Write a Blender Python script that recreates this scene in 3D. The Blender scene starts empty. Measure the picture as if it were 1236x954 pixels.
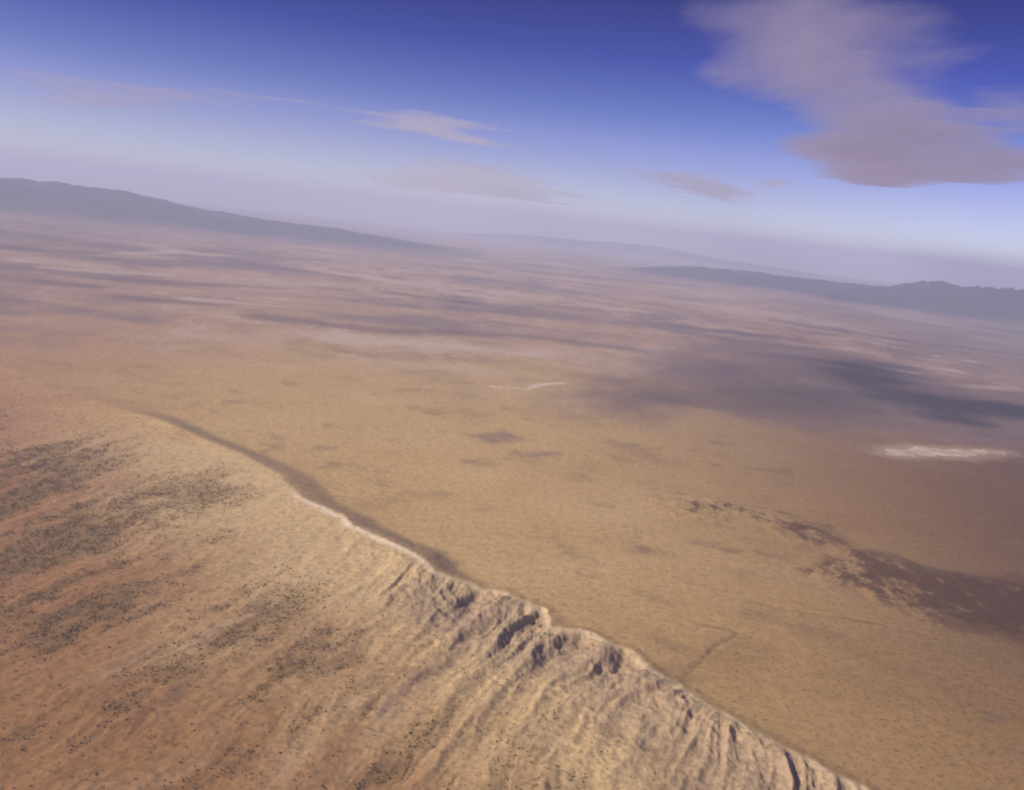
import bpy, math, random
import numpy as np
from mathutils import Matrix, Vector

random.seed(7)
S = bpy.context.scene
COL = S.collection

# ------------------------------------------------------------------ camera
FPX, CX, CY, FRAME_W, FRAME_H = 1117.0, 617.0, 421.0, 1236.0, 954.0
CAM_Z = 1800.0                                   # flying height above the plain
ROLL, PITCH = math.radians(6.4), math.radians(8.05)
fwd = np.array([0, math.cos(PITCH), -math.sin(PITCH)])
rt0 = np.array([1.0, 0, 0]); up0 = np.cross(rt0, fwd)
rgt = rt0 * math.cos(ROLL) + up0 * math.sin(ROLL)
upv = up0 * math.cos(ROLL) - rt0 * math.sin(ROLL)
cam_d = bpy.data.cameras.new('camera'); cam = bpy.data.objects.new('camera', cam_d); COL.objects.link(cam)
M3 = Matrix((rgt.tolist(), upv.tolist(), (-fwd).tolist())).transposed()
cam.matrix_world = Matrix.Translation((0, 0, CAM_Z)) @ M3.to_4x4()
cam_d.sensor_fit = 'HORIZONTAL'; cam_d.sensor_width = 36
cam_d.lens = 36 * FPX / FRAME_W
cam_d.shift_y = (CY - FRAME_H / 2) / FRAME_W
cam_d.clip_start = 10; cam_d.clip_end = 500000
S.camera = cam

# ------------------------------------------------------------------ sun, sky, exposure
SUN_AZ, SUN_EL = math.radians(-114), math.radians(33)   # azimuth from +Y, clockwise
to_sun = np.array([math.sin(SUN_AZ) * math.cos(SUN_EL), math.cos(SUN_AZ) * math.cos(SUN_EL), math.sin(SUN_EL)])
sl = bpy.data.lights.new('sun', 'SUN'); sl.energy = 4.4; sl.angle = math.radians(0.5); sl.color = (1.0, 0.94, 0.87)
so = bpy.data.objects.new('sun', sl); COL.objects.link(so)
so.rotation_euler = Vector(to_sun).to_track_quat('Z', 'Y').to_euler()

W = bpy.data.worlds.new('World'); S.world = W; W.use_nodes = True
wn = W.node_tree.nodes; wl = W.node_tree.links; wn.clear()
wo = wn.new('ShaderNodeOutputWorld'); wb = wn.new('ShaderNodeBackground'); sky = wn.new('ShaderNodeTexSky')
sky.sky_type = 'NISHITA'; sky.sun_disc = False
sky.sun_elevation = SUN_EL; sky.sun_rotation = SUN_AZ
sky.altitude = 1800; sky.air_density = 1.0; sky.dust_density = 0.6; sky.ozone_density = 3.0
wb.inputs['Strength'].default_value = 0.12
tc = wn.new('ShaderNodeTexCoord'); sep = wn.new('ShaderNodeSeparateXYZ')
wl.new(tc.outputs['Generated'], sep.inputs[0])
ramp = wn.new('ShaderNodeValToRGB')              # film's deep violet blue: the sky deepens quickly above the horizon and stays so
cr = ramp.color_ramp; cr.interpolation = 'LINEAR'
SKY_STOPS = [(0.0, (0.64, 0.62, 0.84)), (0.02, (0.63, 0.59, 0.80)), (0.055, (0.58, 0.47, 0.70)), (0.09, (0.46, 0.38, 0.66)), (0.117, (0.30, 0.29, 0.58)), (0.174, (0.125, 0.135, 0.46)), (0.23, (0.07, 0.075, 0.31))]
cr.elements[0].position = SKY_STOPS[0][0]; cr.elements[0].color = SKY_STOPS[0][1] + (1,)
cr.elements[1].position = SKY_STOPS[-1][0]; cr.elements[1].color = SKY_STOPS[-1][1] + (1,)
for p_, c_ in SKY_STOPS[1:-1]:
    e_ = cr.elements.new(p_); e_.color = c_ + (1,)
wl.new(sep.outputs['Z'], ramp.inputs[0])
mul = wn.new('ShaderNodeMix'); mul.data_type = 'RGBA'; mul.blend_type = 'MULTIPLY'; mul.inputs[0].default_value = 1
wl.new(sky.outputs[0], mul.inputs[6]); wl.new(ramp.outputs[0], mul.inputs[7])
wl.new(mul.outputs[2], wb.inputs['Color']); wl.new(wb.outputs[0], wo.inputs[0])

vs = S.view_settings; vs.view_transform = 'Standard'; vs.look = 'None'; vs.gamma = 1; vs.use_curve_mapping = False
vs.exposure = 0.36
S.render.engine = 'CYCLES'
S.cycles.filter_width = 2.0
S.cycles.volume_bounces = 2
S.cycles.use_denoising = True

# ------------------------------------------------------------------ helpers
EARTH_R = 7.3e6
def drop(x, y): return -(x * x + y * y) / (2 * EARTH_R)
def ray(px, py): return fwd * FPX + rgt * (px - CX) + upv * (CY - py)
def at(px, py, z=0.0):                            # point on the level z seen at that place of the photograph
    d = ray(px, py); t = (z - CAM_Z) / d[2]
    return np.array([d[0] * t, d[1] * t])

_TH = np.random.RandomState(5).uniform(0, 2 * np.pi, 4096)
_GX = np.cos(_TH).astype(np.float32); _GY = np.sin(_TH).astype(np.float32)
def noise(x, y, seed=0):                          # gradient noise, about -0.7 .. 0.7
    x = np.asarray(x, float); y = np.asarray(y, float)
    ix = np.floor(x); iy = np.floor(y); fx = (x - ix).astype(np.float32); fy = (y - iy).astype(np.float32)
    ux = ix.astype(np.int32).astype(np.uint32) * np.uint32(374761393) + np.uint32(seed * 2654435761 & 0xFFFFFFFF)
    uy = iy.astype(np.int32).astype(np.uint32) * np.uint32(668265263)
    u = fx * fx * fx * (fx * (fx * 6 - 15) + 10); v = fy * fy * fy * (fy * (fy * 6 - 15) + 10)
    def g(a, b):
        h = ux + uy
        if a: h = h + np.uint32(374761393)
        if b: h = h + np.uint32(668265263)
        h ^= h >> np.uint32(15); h *= np.uint32(1274126177); h ^= h >> np.uint32(13)
        k = (h >> np.uint32(3)) & np.uint32(4095)
        return _GX[k] * (fx - a) + _GY[k] * (fy - b)
    a = g(0, 0); a += u * (g(1, 0) - a); b = g(0, 1); b += u * (g(1, 1) - b)
    return a + v * (b - a)
def fbm(x, y, oct=4, seed=0, gain=0.5, ridged=False):
    s = 0; a = 1.0; n = 0
    for k in range(oct):
        v = noise(x * 2.03 ** k + 17.3 * k, y * 2.03 ** k - 9.1 * k, seed + k)
        s = s + a * ((1 - 2.4 * np.abs(v)) if ridged else v * 1.5); n += a; a *= gain
    return s / n
def sst(a, b, x):
    t = np.clip((x - a) / (b - a), 0, 1); return t * t * (3 - 2 * t)
def poly_sd(x, y, pts):                           # signed distance to a polygon, positive inside
    d = np.full(x.shape, 1e12); ins = np.zeros(x.shape, bool); n = len(pts)
    for i in range(n):
        ax, ay = pts[i]; bx, by = pts[(i + 1) % n]
        ex, ey = bx - ax, by - ay
        t = np.clip(((x - ax) * ex + (y - ay) * ey) / (ex * ex + ey * ey + 1e-9), 0, 1)
        d = np.minimum(d, (x - ax - t * ex) ** 2 + (y - ay - t * ey) ** 2)
        if abs(ey) > 1e-9:
            c = ((ay > y) != (by > y)) & (x < ex * (y - ay) / ey + ax); ins ^= c
    d = np.sqrt(d); return np.where(ins, d, -d)
def line_dist(x, y, pts):
    d = np.full(x.shape, 1e18)
    for (ax, ay), (bx, by) in zip(pts[:-1], pts[1:]):
        ex, ey = bx - ax, by - ay
        t = np.clip(((x - ax) * ex + (y - ay) * ey) / (ex * ex + ey * ey + 1e-9), 0, 1)
        d = np.minimum(d, (x - ax - t * ex) ** 2 + (y - ay - t * ey) ** 2)
    return np.sqrt(d)
def mesh_from(name, co, quads, mat, smooth=True, color=None):
    me = bpy.data.meshes.new(name)
    nv, nf, k = len(co), len(quads), quads.shape[1]
    me.vertices.add(nv); me.vertices.foreach_set('co', np.ascontiguousarray(co, np.float32).ravel())
    me.loops.add(nf * k); me.loops.foreach_set('vertex_index', np.ascontiguousarray(quads, np.int32).ravel())
    me.polygons.add(nf); me.polygons.foreach_set('loop_start', np.arange(0, nf * k, k, dtype=np.int32))
    me.polygons.foreach_set('use_smooth', np.full(nf, smooth, bool))
    me.update(calc_edges=True)
    if color is not None:
        at_ = me.color_attributes.new('soil', 'FLOAT_COLOR', 'POINT')
        at_.data.foreach_set('color', np.ascontiguousarray(np.c_[color, np.ones(nv)], np.float32).ravel())
    if mat: me.materials.append(mat)
    return me
def add(name, me, kind=None, label=None, cat=None, group=None, loc=None):
    o = bpy.data.objects.new(name, me); COL.objects.link(o)
    if kind: o['kind'] = kind
    if label: o['label'] = label
    if cat: o['category'] = cat
    if group: o['group'] = group
    if loc is not None: o.location = loc
    return o

# ------------------------------------------------------------------ materials
def earth_material(name, color=None, grain=0.22, scale=0.02, rough=0.95, bump=3.0, bump_scale=0.02, speckle=0):
    m = bpy.data.materials.new(name); m.use_nodes = True
    n = m.node_tree.nodes; l = m.node_tree.links
    b = n['Principled BSDF']; b.inputs['Roughness'].default_value = rough
    b.inputs['Specular IOR Level'].default_value = 0.1
    t = n.new('ShaderNodeTexCoord')
    nz = n.new('ShaderNodeTexNoise'); nz.inputs['Scale'].default_value = scale; nz.inputs['Detail'].default_value = 8; nz.inputs['Roughness'].default_value = 0.65
    l.new(t.outputs['Object'], nz.inputs['Vector'])
    mr = n.new('ShaderNodeMapRange'); mr.inputs[1].default_value = 0.3; mr.inputs[2].default_value = 0.7
    mr.inputs[3].default_value = 1 - grain; mr.inputs[4].default_value = 1 + grain
    l.new(nz.outputs['Fac'], mr.inputs[0])
    mx = n.new('ShaderNodeMix'); mx.data_type = 'RGBA'; mx.blend_type = 'MULTIPLY'; mx.inputs[0].default_value = 1
    if color is None:
        a = n.new('ShaderNodeVertexColor'); a.layer_name = 'soil'; l.new(a.outputs['Color'], mx.inputs[6])
    else:
        mx.inputs[6].default_value = color + (1,)
    l.new(mr.outputs[0], mx.inputs[7]); l.new(mx.outputs[2], b.inputs['Base Color'])
    if speckle:
        ns = n.new('ShaderNodeTexNoise'); ns.inputs['Scale'].default_value = 0.05; ns.inputs['Detail'].default_value = 3
        l.new(t.outputs['Object'], ns.inputs['Vector'])
        ms = n.new('ShaderNodeMapRange'); ms.inputs[1].default_value = 0.54; ms.inputs[2].default_value = 0.66; ms.inputs[3].default_value = 1.0; ms.inputs[4].default_value = 1 - speckle
        l.new(ns.outputs['Fac'], ms.inputs[0])
        m2 = n.new('ShaderNodeMix'); m2.data_type = 'RGBA'; m2.blend_type = 'MULTIPLY'; m2.inputs[0].default_value = 1
        l.new(mx.outputs[2], m2.inputs[6]); l.new(ms.outputs[0], m2.inputs[7]); l.new(m2.outputs[2], b.inputs['Base Color'])
    if bump:
        nb = n.new('ShaderNodeTexNoise'); nb.inputs['Scale'].default_value = bump_scale; nb.inputs['Detail'].default_value = 5; nb.inputs['Roughness'].default_value = 0.6
        l.new(t.outputs['Object'], nb.inputs['Vector'])
        bp = n.new('ShaderNodeBump'); bp.inputs['Strength'].default_value = 1.0; bp.inputs['Distance'].default_value = bump
        l.new(nb.outputs['Fac'], bp.inputs['Height']); l.new(bp.outputs[0], b.inputs['Normal'])
    return m
def volume_material(name, color, density, aniso):
    m = bpy.data.materials.new(name); m.use_nodes = True
    n = m.node_tree.nodes; l = m.node_tree.links; n.clear()
    o = n.new('ShaderNodeOutputMaterial'); v = n.new('ShaderNodeVolumePrincipled')
    v.inputs['Color'].default_value = color + (1,); v.inputs['Density'].default_value = density
    v.inputs['Anisotropy'].default_value = aniso
    v.inputs['Density Attribute'].default_value = ''; v.inputs['Color Attribute'].default_value = ''
    l.new(v.outputs[0], o.inputs['Volume']); m.cycles.homogeneous_volume = True
    return m
MAT_SOIL = earth_material('desert_soil', grain=0.18, bump=1.4, bump_scale=0.014, speckle=0.35)
MAT_BADLAND = earth_material('eroded_soil', grain=0.24, scale=0.03, bump=3.2, bump_scale=0.03, speckle=0.25)
MAT_ROCK = earth_material('mountain_slopes', None, 0.3, 0.002, 0.95, 0)

# ------------------------------------------------------------------ terrain: plain, and the eroded country left of the rim
# rim of the eroded country: (x, y in the photo, height over the plain, width of the slope on the plain side, gully depth)
RIM = [(36, 455, 5, 300, 4), (130, 490, 14, 280, 6), (190, 506, 28, 240, 8), (235, 526, 34, 230, 8), (290, 548, 34, 230, 8), (335, 572, 30, 260, 9),
       (362, 600, 30, 260, 12), (390, 612, 32, 200, 14), (415, 623, 34, 200, 16), (424, 634, 36, 210, 18), (450, 645, 40, 220, 20), (470, 654, 44, 230, 22), (496, 664, 48, 240, 25),
       (511, 674, 50, 250, 30), (524, 687, 44, 230, 36), (548, 696, 26, 160, 40), (575, 704, 16, 110, 44), (582, 712, 12, 100, 46), (608, 712, 12, 90, 48), (640, 727, 12, 90, 50), (664, 744, 10, 80, 50),
       (668, 755, 10, 80, 50), (700, 758, 10, 80, 48), (722, 766, 10, 80, 48), (756, 783, 10, 80, 48), (790, 806, 10, 80, 45), (860, 850, 10, 80, 45), (960, 905, 10, 80, 45), (1060, 957, 10, 80, 45)]
rim_pts = [tuple(at(a, b, c)) for a, b, c, _, _ in RIM]
rim_par = [(c, d, e) for _, _, c, d, e in RIM]
rim_pts = [(-15000, 17200), (-8200, 10900)] + rim_pts + [(2600, 2050), (5000, 300), (9000, -3500)]
rim_par = [(3, 400, 3), (3, 300, 3)] + rim_par + [(10, 80, 45)] * 3
SX, SY = 0.91, -0.42                              # across the drainage; the drainage runs down towards (-0.42, -0.91)

rim_s = [p[0] * SX + p[1] * SY for p in rim_pts]
def rim_field(x, y):
    best = np.full(x.shape, 1e18); sd = np.zeros(x.shape)
    for (ax, ay), (bx, by) in zip(rim_pts[:-1], rim_pts[1:]):
        ex, ey = bx - ax, by - ay
        t = np.clip(((x - ax) * ex + (y - ay) * ey) / (ex * ex + ey * ey), 0, 1)
        dx = x - ax - t * ex; dy = y - ay - t * ey; q = dx * dx + dy * dy
        m = q < best * 0.999999; best = np.where(m, q, best)
        sd = np.where(m, ex * dy - ey * dx, sd)
    s = x * SX + y * SY
    pr = [np.interp(s, rim_s, [p[k] for p in rim_par]) for k in range(3)]
    return np.sqrt(best) * np.where(sd >= 0, 1, -1), pr[0], pr[1], pr[2]      # first > 0 on the plain side

LAKE = [tuple(at(*q)) for q in [(1062, 546), (1082, 541), (1108, 539), (1150, 542), (1186, 543), (1214, 545), (1190, 549), (1150, 551), (1118, 549), (1090, 550), (1072, 548)]]
FIELD_A = [tuple(at(*q)) for q in [(566, 525), (602, 521), (629, 529), (594, 534)]]
FIELD_B = [tuple(at(*q)) for q in [(632, 549), (655, 545), (673, 546), (648, 551)]]
ROUGH = [[tuple(at(*q)) for q in [(795, 604), (835, 600), (880, 610), (930, 620), (985, 638), (1015, 655), (985, 660), (930, 642), (880, 630), (820, 622)]],
         [tuple(at(*q)) for q in [(968, 690), (1000, 672), (1040, 666), (1075, 674), (1110, 690), (1150, 698), (1240, 700), (1330, 715), (1330, 790), (1200, 768), (1150, 752), (1100, 736), (1040, 714)]]]
def rough_sd(x, y): return np.maximum(poly_sd(x, y, ROUGH[0]), poly_sd(x, y, ROUGH[1]))
WASH = [[tuple(at(*q)) for q in [(838, 750), (868, 758), (892, 762), (880, 770), (862, 780), (846, 796), (820, 820), (790, 850)]],
        [tuple(at(*q)) for q in [(905, 726), (935, 733), (990, 742), (1060, 752), (1130, 770)]]]
PALE = [[tuple(at(*q)) for q in [(592, 466), (620, 468), (634, 469)]], [tuple(at(*q)) for q in [(640, 467), (655, 463), (678, 462)]],
        [tuple(at(*q)) for q in [(1085, 420), (1110, 424), (1128, 428), (1150, 431), (1180, 436)]], [tuple(at(*q)) for q in [(1040, 440), (1075, 444), (1110, 450)]]]

def height(x, y, full=False):
    r = np.hypot(x, y)
    sd, hb, wd, gd = rim_field(x, y)
    wig = 22 * fbm(x / 160, y / 160, 3, 5) * sst(50, 30, gd) + 9 * noise(x / 38, y / 38, 8)
    near = sst(14000, 9000, r)
    s = x * SX + y * SY; t = -(x * 0.42 + y * 0.91)
    s2 = s + 85 * fbm(x / 500, y / 500, 4, 51) + 260 * noise(x / 1500, y / 1500, 53)
    gul = np.maximum(0.82 * fbm(s2 / 190, t / 1150, 3, 61, 0.5, ridged=True) + 0.18 * fbm(x / 80, y / 110, 4, 65, 0.6, ridged=True) - 0.52, -0.75)   # sharp gullies below the rim
    sd = sd + 75 * np.clip(gul + 0.1, -0.6, 0.3) * sst(20, 42, gd)
    d = sd + wig * sst(0, 20, gd) * near
    plain = 9 * fbm(x / 2600, y / 2600, 4, 21) + 2.0 * fbm(x / 240, y / 240, 3, 31) * near
    flat = sst(300, -50, -poly_sd(x, y, LAKE) - 50)
    plain = plain * (1 - 0.9 * sst(-600, 0, poly_sd(x, y, LAKE)))
    rough = sst(-160, 90, rough_sd(x, y) + 170 * fbm(x / 300, y / 420, 4, 41)) * near
    plain = plain + rough * (7 + 9 * fbm(x / 210, y / 210, 4, 43, ridged=True))
    for wl_ in WASH:
        plain = plain - 5 * np.exp(-(line_dist(x + 25 * noise(x / 90, y / 90, 3), y, wl_) / 16) ** 2)
    # plain side of the rim
    zp = hb * (1 - sst(0, 1, np.clip(d, 0, None) / wd)) + plain * sst(0, 400, d)
    # eroded side
    e = np.clip(-d, 0, None)
    low = -0.040 * np.minimum(e, 2600) - 0.35 * gd * (1 - np.exp(-e / 200))
    gul2 = fbm(s2 / 430 + 3, t / 1900, 5, 71, 0.55, ridged=True) - 0.5        # broad drainage of the slope
    deep = (gd * sst(8, 34, gd) * 1.35 + 3) * sst(-15, 95, e) * np.exp(-np.clip(e - 150, 0, None) / 340)
    ze = hb * np.exp(-e / 420) + low + np.minimum(gul, 0.35) * deep * 1.55 + gul2 * 26 * sst(150, 1100, e) + 2.0 * fbm(x / 60, y / 60, 3, 81) * sst(20, 300, e) * near
    z = np.where(d > 0, zp, ze)
    z = z + drop(x, y)
    if not full: return z
    return z, dict(d=d, e=e, wd=wd, gd=gd, hb=hb, gul=gul, gul2=gul2, rough=rough, s=s, t=t, s2=s2, r=r, deep=deep)

def lines(*L): return [([tuple(at(a, b)) for a, b in pts], w) for pts, w in L]
# bands of darker ground and of pale bare ground across the farther plain: (line in the photo, half width in metres)
BANDS = lines(([(-20, 276), (35, 284), (75, 288), (120, 294)], 900), ([(-20, 296), (40, 298), (100, 302)], 500), ([(122, 311), (180, 314), (244, 317), (300, 317), (352, 324)], 520),
              ([(146, 337), (230, 341), (320, 346)], 330), ([(60, 340), (100, 344)], 250), ([(150, 359), (235, 365)], 260), ([(320, 382), (370, 388), (430, 396), (520, 400), (640, 405), (760, 420)], 330),
              ([(560, 372), (640, 378), (700, 384)], 450), ([(470, 352), (560, 364)], 300), ([(640, 326), (720, 333), (800, 339)], 900),
              ([(990, 395), (1060, 404), (1110, 412), (1180, 420), (1250, 428)], 420), ([(1080, 408), (1150, 422), (1250, 436)], 330), ([(930, 428), (1000, 436), (1080, 440)], 300), ([(830, 395), (900, 402), (960, 410)], 260), ([(1040, 378), (1130, 392)], 300))
BARE = lines(([(150, 304), (220, 302), (260, 306)], 420), ([(370, 322), (450, 334), (540, 350), (590, 358)], 650), ([(230, 360), (280, 364), (335, 369)], 250), ([(60, 322), (140, 328), (200, 330)], 380),
             ([(400, 410), (520, 415), (640, 428)], 330), ([(1050, 372), (1130, 388), (1240, 404)], 380), ([(1010, 424), (1070, 436), (1150, 446)], 200), ([(1060, 452), (1130, 462), (1240, 470)], 260), ([(820, 362), (900, 372)], 330))
SHADOW_TINT = [tuple(at(*q)) for q in [(690, 500), (770, 507), (830, 506), (880, 509), (950, 516), (1000, 524), (1090, 530), (1330, 545), (1330, 470), (1200, 470), (1100, 440), (980, 415), (860, 405), (760, 430), (700, 470)]]  # outline of the cloud shadow that is painted into the soil
def mix(c, b, f): return c * (1 - f[:, None]) + np.array(b)[None, :] * f[:, None]
def soil_colour(x, y, A):
    n = x.size; r = A['r']
    c = np.tile(np.array([0.50, 0.32, 0.125]), (n, 1))
    big = fbm(x / 6000, y / 6000, 4, 101); mid = fbm(x / 1500, y / 1100, 5, 111, 0.6); fine = fbm(x / 260, y / 260, 4, 121, 0.6)
    c = mix(c, (0.54, 0.355, 0.155), sst(-0.1, 0.6, mid))
    c = mix(c, (0.37, 0.225, 0.085), 0.7 * sst(0.05, 0.6, -mid + 0.3 * fine))
    # edge darkening painted into the soil: brown right-hand flats, redder far left
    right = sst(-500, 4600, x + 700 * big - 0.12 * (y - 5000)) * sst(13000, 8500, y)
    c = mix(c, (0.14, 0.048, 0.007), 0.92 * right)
    c = mix(c, (0.36, 0.185, 0.09), 0.6 * sst(-1800, -4600, x + 700 * big + 300 * mid) * sst(15000, 10000, y))
    # scrub on the farther plain: patches of darker cover, pale flats between
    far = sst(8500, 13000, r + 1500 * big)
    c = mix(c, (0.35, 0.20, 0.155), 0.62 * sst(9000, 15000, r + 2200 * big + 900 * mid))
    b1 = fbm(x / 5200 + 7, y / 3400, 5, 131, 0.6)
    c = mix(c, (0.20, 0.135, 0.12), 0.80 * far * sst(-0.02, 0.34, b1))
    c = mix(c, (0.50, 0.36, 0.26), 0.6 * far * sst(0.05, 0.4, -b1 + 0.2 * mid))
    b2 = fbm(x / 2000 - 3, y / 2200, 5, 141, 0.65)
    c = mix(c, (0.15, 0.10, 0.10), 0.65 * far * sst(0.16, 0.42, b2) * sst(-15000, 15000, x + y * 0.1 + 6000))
    side = np.maximum(sst(3000, 10000, x + 2500 * big - 0.15 * (y - 12000)), 0.8 * sst(-5000, -14000, x + 2500 * big + 0.1 * (y - 15000)))  # light falloff at both edges, put into the far soil colour
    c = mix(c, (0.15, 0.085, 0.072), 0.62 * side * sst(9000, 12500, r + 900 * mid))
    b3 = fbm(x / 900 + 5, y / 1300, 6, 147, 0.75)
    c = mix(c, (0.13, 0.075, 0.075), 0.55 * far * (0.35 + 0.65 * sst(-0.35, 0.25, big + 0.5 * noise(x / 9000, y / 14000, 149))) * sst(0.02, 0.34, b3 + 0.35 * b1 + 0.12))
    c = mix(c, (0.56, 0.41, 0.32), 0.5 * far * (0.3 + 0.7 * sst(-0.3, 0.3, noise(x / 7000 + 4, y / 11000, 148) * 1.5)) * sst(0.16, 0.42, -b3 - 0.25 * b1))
    wob = fbm(x / 1300, y / 1700, 6, 143, 0.72)
    for pts, w in BANDS:  # darker bands along the listed lines
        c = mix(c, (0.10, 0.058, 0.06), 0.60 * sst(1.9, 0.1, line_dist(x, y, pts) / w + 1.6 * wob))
    for pts, w in BARE:
        c = mix(c, (0.54, 0.39, 0.29), 0.62 * sst(1.25, 0.2, line_dist(x, y, pts) / w - 1.1 * wob))
    c = mix(c, (0.14, 0.082, 0.078), 0.75 * sst(-450, 700, poly_sd(x, y, SHADOW_TINT) + 900 * wob) * sst(-0.5, 0.1, b2 + 0.2))  # cloud shadow deepened by painting the soil darker here
    # dark scrubby knolls low on the right
    rk = A['rough'] * sst(-0.05, 0.25, fbm(x / 170, y / 230, 6, 151, 0.8) + 0.42 * sst(1700, 2700, x) - 0.03)
    c = mix(c, (0.070, 0.023, 0.004), 0.82 * rk)
    ch = fbm(x / 1100 + 0.35 * fine, y / 1100 + 0.25 * mid, 3, 166, 0.5, ridged=True)
    c = mix(c, (0.24, 0.145, 0.07), 0.45 * sst(0.70, 0.86, ch) * sst(-0.2, 0.3, fine) * sst(12000, 8000, r))
    sc = sst(0.22, 0.5, fbm(x / 520, y / 420, 5, 161, 0.62)) * sst(-200, 1500, x) * sst(11000, 7000, r)
    c = mix(c, (0.17, 0.10, 0.055), 0.7 * sc)
    for wl_ in WASH:
        c = mix(c, (0.14, 0.08, 0.03), 0.5 * np.exp(-(line_dist(x + 25 * noise(x / 90, y / 90, 3), y, wl_) / 13) ** 2) * sst(-0.3, 0.2, fine))
    for pl in PALE:
        c = mix(c, (0.72, 0.60, 0.48), 0.7 * sst(95, 10, line_dist(x, y, pl) + 130 * np.abs(fine) + 30 * mid))
    hl = poly_sd(x, y, LAKE) + 120 * fine
    c = mix(c, (0.42, 0.28, 0.17), 0.75 * sst(-260, -10, hl))
    hf = np.maximum(poly_sd(x, y, FIELD_A), poly_sd(x, y, FIELD_B)) + 60 * fine
    c = mix(c, (0.34, 0.215, 0.10), 0.6 * sst(-140, 0, hf))
    # eroded country
    ero = sst(30, -60 - 700 * sst(-1700, -3300, x), A['d'] + 40 * fine)
    red = sst(250, 1700, A['e'] + 500 * fbm(x / 900, y / 900, 3, 171)) * ero
    ce = np.tile(np.array([0.52, 0.355, 0.17]), (n, 1))
    ce = mix(ce, (0.30, 0.15, 0.058), red)  # reddish soil, with edge darkening also put into its colour
    left = sst(-1500, -4300, x + 500 * fine + 500 * mid)
    ce = mix(ce, (0.31, 0.135, 0.060), 0.8 * left)  # left edge darkening painted into the slope colour
    ce = mix(ce, (0.21, 0.125, 0.07), 0.85 * sst(0.05, -0.4, A['gul']) * sst(4, 25, A['deep']))  # gully hollows painted darker to deepen their shade
    ce = mix(ce, (0.32, 0.215, 0.13), 0.7 * sst(24, 44, A['gd']) * sst(25, 110, A['e'] + 60 * fine) * sst(620, 260, A['e']))
    scrub = shrub_density(x, y, A)
    ce = mix(ce, (0.17, 0.10, 0.036), 0.74 * scrub)
    ce = mix(ce, (0.52, 0.36, 0.21), 0.4 * sst(0.1, 0.5, fbm(A['s2'] / 300, A['t'] / 1500, 4, 181)) * sst(200, 900, A['e']) * (1 - scrub))
    c = c * (1 - ero[:, None]) + ce * ero[:, None]
    # darker tone on the slope behind the rim, pale caliche along the rim itself
    bs = sst(-5, 40, A['d']) * sst(1.15, 0.6, A['d'] / A['wd']) * sst(14, 30, A['hb'])
    c = mix(c, (0.27, 0.165, 0.085), 0.55 * bs)
    rimline = sst(-55, -18, A['d']) * sst(10, -6, A['d']) * sst(9, 14, A['gd']) * sst(-0.5, 0.1, fine + 0.25)
    c = mix(c, (0.76, 0.60, 0.43), 0.72 * rimline * (0.42 + 0.58 * sst(44, 26, A['gd'])))
    return np.clip(c, 0.01, 0.85)
def shrub_density(x, y, A):
    f = sst(330, 1200, A['e'] + 260 * fbm(x / 500, y / 500, 3, 191))
    v = fbm(A['s2'] / 230, A['t'] / 1500, 4, 201, 0.6) + 0.45 * fbm(x / 170, y / 170, 4, 205, 0.6) - 0.55 * A['gul2']
    for px_, py_, w_ in ((185, 612, 330), (70, 640, 330), (330, 745, 200), (90, 560, 380), (250, 600, 260), (70, 735, 260), (390, 775, 180)):
        q = at(px_, py_, -40); v = v + 0.38 * np.exp(-((x - q[0]) ** 2 + (0.6 * (y - q[1])) ** 2) / w_ ** 2)
        f = np.maximum(f, 0.8 * np.exp(-((x - q[0]) ** 2 + (0.6 * (y - q[1])) ** 2) / w_ ** 2))
    v = v - 0.08
    return f * sst(-0.12, 0.42, v) * sst(9000, 7500, A['r']) * sst(0, -1, A['d'])

n_in = 1000
az = np.radians(np.r_[np.linspace(-180, -37, 60)[:-1], np.linspace(-37, 37, n_in), np.linspace(37, 180, 60)[1:]])
dep = np.radians(np.linspace(37, 1.15, 700))
rr = np.r_[[40, 400, 900, 1400, 1900], CAM_Z / np.tan(dep), np.geomspace(CAM_Z / math.tan(math.radians(1.15)) * 1.02, 175000, 50)]
AZ, RR = np.meshgrid(az, rr)
X = (RR * np.sin(AZ)).ravel(); Y = (RR * np.cos(AZ)).ravel()
Z, A = height(X, Y, True)
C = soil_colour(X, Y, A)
nr, nc = len(rr), len(az)
ii, jj = np.meshgrid(np.arange(nr - 1), np.arange(nc - 1), indexing='ij')
q0 = (ii * nc + jj).ravel(); quads = np.stack([q0, q0 + 1, q0 + nc + 1, q0 + nc], 1)[:, ::-1]
border = (A['d'] - A['wd'] - 15).reshape(nr, nc)
fq = border.ravel()[quads].min(1) < 0
inner = np.arange(nc)                              # close the small hole under the camera
def sub(faces):
    used = np.unique(faces); remap = np.zeros(len(X), np.int64); remap[used] = np.arange(len(used))
    return np.c_[X[used], Y[used], Z[used]], remap[faces], C[used]
co, fs, cc = sub(quads[~fq])
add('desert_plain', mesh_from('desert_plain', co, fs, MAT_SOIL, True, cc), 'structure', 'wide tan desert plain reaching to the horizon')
co, fs, cc = sub(quads[fq])
add('eroded_hills', mesh_from('eroded_hills', co, fs, MAT_BADLAND, True, cc), 'structure', 'eroded slopes with pale scalloped rim and gullies, lower left')

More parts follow.
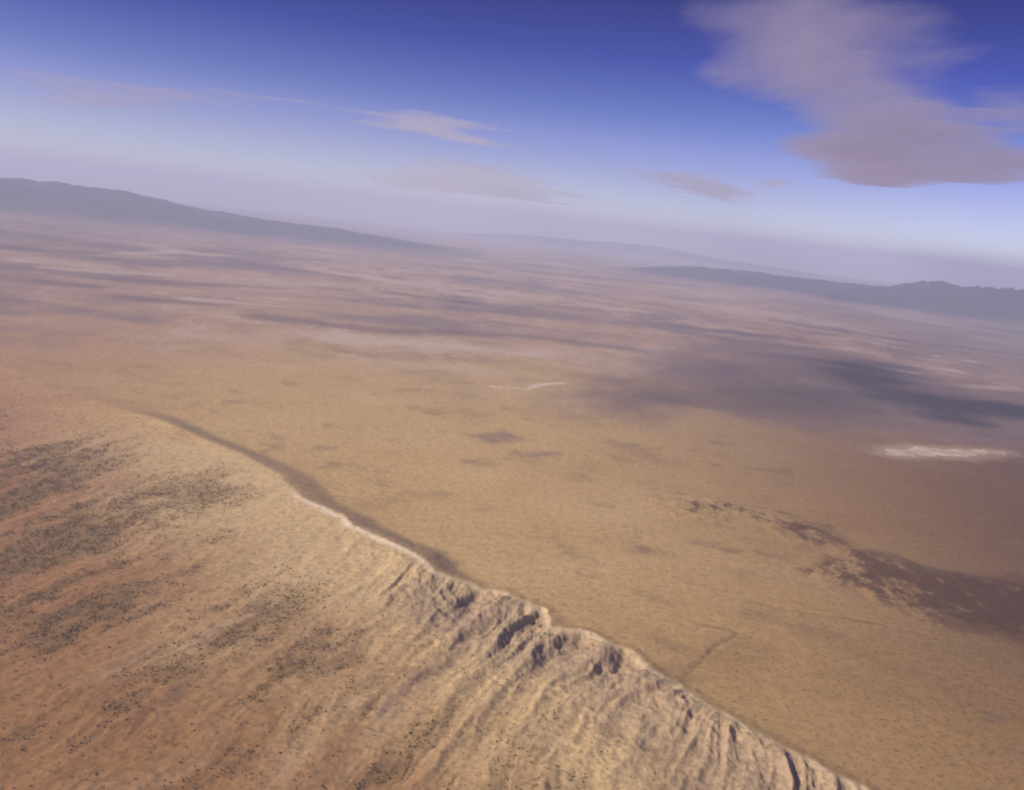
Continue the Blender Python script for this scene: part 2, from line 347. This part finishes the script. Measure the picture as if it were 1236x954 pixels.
# ------------------------------------------------------------------ mountains
def mountains(name, tops, dist, half, seed, label, rock, rugged=0.35, wl_=3500, ends=(0.06, 0.06)):
    px = np.array([t[0] for t in tops], float); py = np.array([t[1] for t in tops], float)
    azs, hs = [], []
    for a, b in zip(px, py):
        d = ray(a, b); azs.append(math.atan2(d[0], d[1])); hs.append(CAM_Z + d[2] / math.hypot(d[0], d[1]) * dist + dist * dist / (2 * EARTH_R))
    a0, a1 = azs[0], azs[-1]
    na, nd = 360, 60
    av = np.linspace(a0, a1, na); dv = np.linspace(-1, 1, nd)
    AV, DV = np.meshgrid(av, dv)
    R = dist + DV * half
    x = R * np.sin(AV); y = R * np.cos(AV)
    top = np.interp(AV, azs, hs)
    top = top + 14 * fbm(AV * dist / 2600, AV * 0 + seed, 4, seed + 3, 0.55)
    spur = fbm(x / wl_, y / wl_, 6, seed, 0.55, ridged=True)
    sh = np.clip(1 - np.abs(DV + 0.22 * fbm(x / (wl_ * 2), y / (wl_ * 2), 2, seed + 9)), 0, 1); sh = 0.35 * sh + 0.65 * sst(0.08, 1.0, sh)
    endf = sst(0, ends[0], (AV - a0) / (a1 - a0)) * sst(0, ends[1], (a1 - AV) / (a1 - a0))
    z = (top + 60) * sh * (1 - rugged + rugged * (spur * 0.75 + 0.45)) * endf - 60
    z = z + drop(x, y)
    i2, j2 = np.meshgrid(np.arange(nd - 1), np.arange(na - 1), indexing='ij')
    q = (i2 * na + j2).ravel(); qq = np.stack([q, q + 1, q + na + 1, q + na], 1)
    xf, yf = x.ravel(), y.ravel()
    c = np.tile(np.array(rock), (xf.size, 1)); g = fbm(xf / 1800, yf / 1800, 5, seed + 30, 0.6)
    c = mix(c, [v * 0.45 for v in rock], sst(-0.1, 0.35, g))
    c = mix(c, (0.33, 0.21, 0.16), 0.85 * sst(0.5, 0.95, np.abs(DV)).ravel())
    c = mix(c, (0.26, 0.16, 0.125), 0.8 * sst(210, 40, z.ravel() - drop(xf, yf) + 90 * g))
    add(name, mesh_from(name, np.c_[xf, yf, z.ravel()], qq, MAT_ROCK, True, c), 'structure', label)
mountains('mountain_range', [(-120, 214), (-30, 212), (35, 216), (100, 222), (150, 230), (200, 242), (250, 253), (300, 261), (350, 268), (430, 277), (520, 285), (640, 296)], 44000, 11500, 300,
          'dark blue mountain range on the horizon at far left', (0.016, 0.026, 0.048), 0.3, 3200, (0.02, 0.45))
mountains('mountain_range', [(400, 276), (480, 279), (560, 281), (630, 283), (690, 289), (750, 293), (800, 299), (860, 311), (920, 321), (1000, 333), (1060, 341), (1120, 350)], 98000, 12000, 330,
          'palest mountain range, faint on the hazy horizon at centre', (0.03, 0.035, 0.05), 0.3, 6000, (0.3, 0.2))
mountains('mountain_range', [(610, 322), (660, 322), (700, 323), (760, 323), (830, 322), (900, 327), (960, 335), (1020, 341), (1080, 348), (1180, 358)], 45000, 7500, 360,
          'low blue mountain range under the pale one, right of centre', (0.018, 0.024, 0.042), 0.45, 2600, (0.35, 0.1))
mountains('mountain_range', [(940, 340), (1000, 345), (1040, 347), (1070, 345), (1100, 341), (1130, 339), (1150, 343), (1165, 347), (1198, 348), (1260, 350), (1330, 346)], 41000, 6500, 390,
          'dark rugged mountains at the right edge of the horizon', (0.012, 0.015, 0.03), 0.5, 2200, (0.3, 0.02))

# ------------------------------------------------------------------ dry lake bed and dark fields on the plain
def ground_patch(name, poly, mat, label, wob, lift, cell, seed):
    p = np.array(poly); c0 = p.mean(0); lo = p.min(0) - 60; hi = p.max(0) + 60
    gx = np.arange(lo[0], hi[0], cell); gy = np.arange(lo[1], hi[1], cell)
    x, y = np.meshgrid(gx, gy); sdv = poly_sd(x, y, poly) + wob * fbm(x / 160, y / 160, 3, seed)
    h = height(x.ravel(), y.ravel()).reshape(x.shape)
    z = h + np.where(sdv > 0, lift, -2.0)
    keep = sdv > -cell * 1.5
    i2, j2 = np.meshgrid(np.arange(x.shape[0] - 1), np.arange(x.shape[1] - 1), indexing='ij')
    w = x.shape[1]; q = (i2 * w + j2).ravel(); qq = np.stack([q, q + 1, q + w + 1, q + w], 1)
    qq = qq[keep.ravel()[qq].all(1)]
    u = np.unique(qq); rm = np.zeros(x.size, np.int64); rm[u] = np.arange(len(u))
    co_ = np.c_[x.ravel()[u] - c0[0], y.ravel()[u] - c0[1], z.ravel()[u]]
    add(name, mesh_from(name, co_, rm[qq], mat, True), 'structure', label, loc=(c0[0], c0[1], 0))
ground_patch('dry_lake_bed', LAKE, earth_material('salt_crust', (0.53, 0.385, 0.27), 0.45, 0.004, 0.9, 0), 'pale dry lake bed on the brown plain near the right edge', 150, 1.5, 16, 501)
FIELD = earth_material('ploughed_soil', (0.29, 0.185, 0.10), 0.35, 0.012, 0.95, 0)
ground_patch('field', FIELD_A, FIELD, 'larger dark field on the tan plain near the middle', 60, 1.2, 12, 511)
ground_patch('field', FIELD_B, FIELD, 'smaller dark strip of field just right of and below the larger one', 40, 1.2, 10, 521)

# ------------------------------------------------------------------ junipers on the eroded slopes
def juniper_template(seed, n_lat=3, n_lon=6):
    rg = np.random.RandomState(seed); v = [(0, 0, -0.6)]
    for i in range(1, n_lat):
        ph = math.pi * i / n_lat
        for j in range(n_lon):
            k = rg.uniform(0.72, 1.18); th = 2 * math.pi * (j + 0.5 * i) / n_lon + rg.uniform(-.2, .2)
            v.append((k * math.sin(ph) * math.cos(th), k * math.sin(ph) * math.sin(th), 0.75 - 0.85 * math.cos(ph) * rg.uniform(.85, 1.15)))
    v.append((0.1, 0.05, 1.7)); top = len(v) - 1; f = []
    for j in range(n_lon):
        j2 = (j + 1) % n_lon
        f.append((0, 1 + j2, 1 + j))
        for i in range(n_lat - 2):
            a = 1 + i * n_lon
            f.append((a + j, a + j2, a + n_lon + j2)); f.append((a + j, a + n_lon + j2, a + n_lon + j))
        a = 1 + (n_lat - 2) * n_lon; f.append((a + j, a + j2, top))
    return np.array(v), np.array(f)
MAT_JUNIPER = earth_material('juniper_foliage', (0.16, 0.098, 0.028), 0.4, 0.4, 0.9, 0)
rg = np.random.RandomState(11)
N = 520000
tx = rg.uniform(-4300, 1500, N); ty = rg.uniform(1900, 7200, N)
ok = np.abs(np.degrees(np.arctan2(tx, ty))) < 36
tx, ty = tx[ok], ty[ok]
tz, TA = height(tx, ty, True)
dens = shrub_density(tx, ty, TA) * sst(0.0, 0.5, fbm(tx / 70, ty / 70, 3, 222) + 0.25) + 0.02 * sst(200, 500, TA['e'])
keep = (rg.uniform(0, 1, len(tx)) < dens) & (TA['d'] < -60)
tx, ty, tz = tx[keep], ty[keep], tz[keep]
sz = (1.3 + 2.2 * rg.uniform(0, 1, len(tx)) ** 1.6) * np.where(rg.uniform(0, 1, len(tx)) < 0.12, 1.35, 1.0)
dx, dy, dz = tx, ty, tz - CAM_Z
den = dx * fwd[0] + dy * fwd[1] + dz * fwd[2]
ppx = CX + FPX * (dx * rgt[0] + dy * rgt[1] + dz * rgt[2]) / den
ppy = CY - FPX * (dx * upv[0] + dy * upv[1] + dz * upv[2]) / den
size_px = np.where((ppx > 38) & (ppx < 1195) & (ppy < 784), sz / den, -1)
order = np.argsort(-size_px)
single, mass = order[:300], order[300:]
TEMPL = [juniper_template(k) for k in range(4)]
tmesh = [mesh_from('juniper_tree', v, f, MAT_JUNIPER, True) for v, f in TEMPL]
for k, i in enumerate(single):
    o = add('juniper_tree', tmesh[k % 4], None, 'small dark juniper, one of the many dots on the lower left slopes', 'tree', 'junipers dotted over the lower left slopes')
    o.location = (tx[i], ty[i], tz[i]); o.scale = (sz[i], sz[i], sz[i] * 0.95); o.rotation_euler.z = random.uniform(0, 6.28)
Vs, Fs, off = [], [], 0
for k in range(4):
    v, f = TEMPL[k]; idx = mass[k::4]
    th = rg.uniform(0, 6.28, len(idx)); c_, s_ = np.cos(th), np.sin(th); q = sz[idx]
    vx = (v[None, :, 0] * c_[:, None] - v[None, :, 1] * s_[:, None]) * q[:, None] + tx[idx][:, None]
    vy = (v[None, :, 0] * s_[:, None] + v[None, :, 1] * c_[:, None]) * q[:, None] + ty[idx][:, None]
    vz = v[None, :, 2] * q[:, None] * 0.95 + tz[idx][:, None]
    Vs.append(np.stack([vx, vy, vz], 2).reshape(-1, 3))
    Fs.append((f[None] + (np.arange(len(idx)) * len(v))[:, None, None]).reshape(-1, 3) + off); off += len(idx) * len(v)
add('juniper_scrub', mesh_from('juniper_scrub', np.concatenate(Vs), np.concatenate(Fs), MAT_JUNIPER, True), 'stuff', 'dark juniper scrub scattered over the lower left slopes', 'scrub')


# ------------------------------------------------------------------ clouds
def cloud(name, poly, base, thick, soft, nscale, namp, density, seed, label, group=None, aniso=0.3, color=(0.77, 0.71, 0.87), cells=170, stretch=(1.0, 1.0), gain=0.55):
    p = np.array(poly); c0 = p.mean(0); m = soft * 1.0
    lo = p.min(0) - m; hi = p.max(0) + m
    gx = np.linspace(lo[0], hi[0], cells); gy = np.geomspace(lo[1], hi[1], cells) if lo[1] > 2000 else np.linspace(lo[1], hi[1], cells)
    x, y = np.meshgrid(gx, gy)
    sdv = poly_sd(x, y, poly) / soft
    t = np.clip(sdv, -1, 1) + namp * fbm(x / nscale * stretch[0], y / nscale * stretch[1], 6, seed, gain)
    bd = np.minimum.reduce([x - lo[0], hi[0] - x, y - lo[1], hi[1] - y]) / m
    t = np.clip(np.minimum(t, bd * 2 - 0.05), 0, 1.6); t = t ** 1.6 / (1 + 0.35 * t)
    bil = 1 + 0.35 * fbm(x / nscale * 3, y / nscale * 3, 5, seed + 50, 0.6, ridged=True)
    topz = base + thick * 0.65 * t * bil; botz = base - thick * 0.35 * t
    n = x.size; w = cells
    zero = (t <= 0).ravel()
    i2, j2 = np.meshgrid(np.arange(w - 1), np.arange(w - 1), indexing='ij')
    q = (i2 * w + j2).ravel(); qq = np.stack([q, q + 1, q + w + 1, q + w], 1)
    qq = qq[(~zero)[qq].any(1)]
    bmap = np.arange(n) + n; bmap[zero] = np.arange(n)[zero]
    allq = np.concatenate([qq, bmap[qq][:, ::-1]])
    x_ = x.ravel() - c0[0]; y_ = y.ravel() - c0[1]
    co_ = np.concatenate([np.c_[x_, y_, topz.ravel() - base], np.c_[x_, y_, botz.ravel() - base]])
    u = np.unique(allq); rm = np.zeros(2 * n, np.int64); rm[u] = np.arange(len(u))
    me = mesh_from(name, co_[u], rm[allq], volume_material('cloud_vapour', color, density, aniso), True)
    return add(name, me, None, label, 'cloud', group, (c0[0], c0[1], base))
def sky_poly(pix, z): return [tuple(at(a, b, z)) for a, b in pix]
CZ = 6800.0
cloud('cloud', sky_poly([(815, 30), (835, 62), (830, 88), (900, 112), (925, 135), (945, 155), (915, 172), (960, 196), (985, 214), (1040, 224), (1115, 231), (1145, 221), (1190, 225), (1260, 222), (1300, 200), (1260, 150), (1190, 150), (1260, 138), (1215, 128), (1172, 100), (1140, 62), (1110, 15), (1080, -30), (880, -30)], CZ),
      CZ, 430, 3000, 4200, 0.8, 0.00085, 601, 'large mauve cloud sheet in the upper right of the sky', 'clouds in the sky', cells=380, gain=0.52, stretch=(1.0, 0.5))
cloud('cloud', sky_poly([(1150, 108), (1300, 100), (1300, 150), (1215, 168), (1160, 140)], CZ - 900), CZ - 900, 250, 1800, 4200, 1.3, 0.0006, 611, 'ragged wisp at the right edge beside the large cloud sheet', 'clouds in the sky')
cloud('cloud', sky_poly([(735, 202), (800, 206), (870, 212), (930, 235), (900, 250), (850, 240), (800, 228)], CZ + 300), CZ + 300, 220, 4500, 6000, 1.3, 0.00034, 621, 'thin pale streak of cloud left of the large cloud sheet', 'clouds in the sky', color=(0.97, 0.93, 0.99))
cloud('cloud', sky_poly([(905, 218), (930, 216), (965, 222), (950, 229), (915, 228)], CZ - 1500), CZ - 1500, 200, 1400, 3500, 0.9, 0.0005, 631, 'small pale cloud fleck under the large cloud sheet', 'clouds in the sky', color=(0.97, 0.93, 0.99))
cloud('cloud', sky_poly([(345, 120), (420, 128), (500, 130), (590, 150), (640, 180), (560, 175), (480, 160), (420, 145)], CZ - 1200), CZ - 1200, 260, 3800, 5200, 1.3, 0.00055, 641, 'long thin veil of cloud high in the left half of the sky', 'clouds in the sky', color=(0.97, 0.93, 0.99))
cloud('cloud', sky_poly([(20, 85), (130, 95), (250, 105), (330, 120), (220, 135), (100, 128), (10, 120)], CZ - 2000), CZ - 2000, 240, 2600, 4200, 1.2, 0.0003, 651, 'faint lilac veil of cloud in the upper left corner of the sky', 'clouds in the sky')
cloud('cloud', sky_poly([(400, 205), (520, 190), (620, 200), (720, 228), (700, 250), (560, 235), (450, 228)], CZ - 2600), CZ - 2600, 220, 7000, 9000, 1.1, 0.00024, 656, 'milky veil of cloud low over the middle of the horizon', 'clouds in the sky', color=(0.98, 0.96, 0.99))
# clouds high over the plain, above the frame, whose shadows lie on the plain
def shade_poly(pix, z):
    k = z / to_sun[2]
    return [(q[0] + to_sun[0] * k, q[1] + to_sun[1] * k) for q in (at(a, b) for a, b in pix)]
cloud('cloud', shade_poly([(945, 440), (1020, 436), (1080, 450), (1135, 474), (1260, 492), (1330, 508), (1260, 535), (1110, 520), (1020, 490)], 6500), 6500, 900, 1900, 2600, 0.9, 0.0050, 661,
      'thick cloud above the picture whose dark shadow lies on the right of the plain', 'clouds above the picture')
cloud('cloud', shade_poly([(700, 480), (760, 455), (850, 430), (950, 415), (1060, 425), (1140, 445), (1200, 480), (1330, 505), (1330, 520), (1190, 528), (1040, 512), (940, 502), (860, 498), (760, 496)], 7600), 7600, 500, 2000, 3000, 1.2, 0.0010, 671,
      'broad thin cloud above the picture, shading the right half of the plain', 'clouds above the picture')

cloud('cloud', shade_poly([(960, 540), (1060, 560), (1020, 640), (980, 720), (1000, 830), (1450, 980), (1500, 560), (1250, 520)], 8600), 8600, 420, 1500, 3600, 0.5, 0.0007, 681,  # unseen cloud, added to dim the lower right foreground
      'thin unseen cloud veil added above the picture, dimming the lower right of the plain', 'clouds above the picture')

# ------------------------------------------------------------------ haze
hz = 190000.0; z0, z1 = -2600.0, 2600.0
v8 = np.array([(a * hz, b * hz, c) for c in (z0, z1) for b in (-1, 1) for a in (-1, 1)], float)
f6 = np.array([(0, 2, 3, 1), (4, 5, 7, 6), (0, 1, 5, 4), (2, 6, 7, 3), (0, 4, 6, 2), (1, 3, 7, 5)])
add('haze', mesh_from('haze', v8, f6, volume_material('dusty_air', (0.74, 0.785, 1.0), 2.2e-5, 0.0), False), 'stuff', 'lilac desert haze thickening towards the horizon', 'haze')
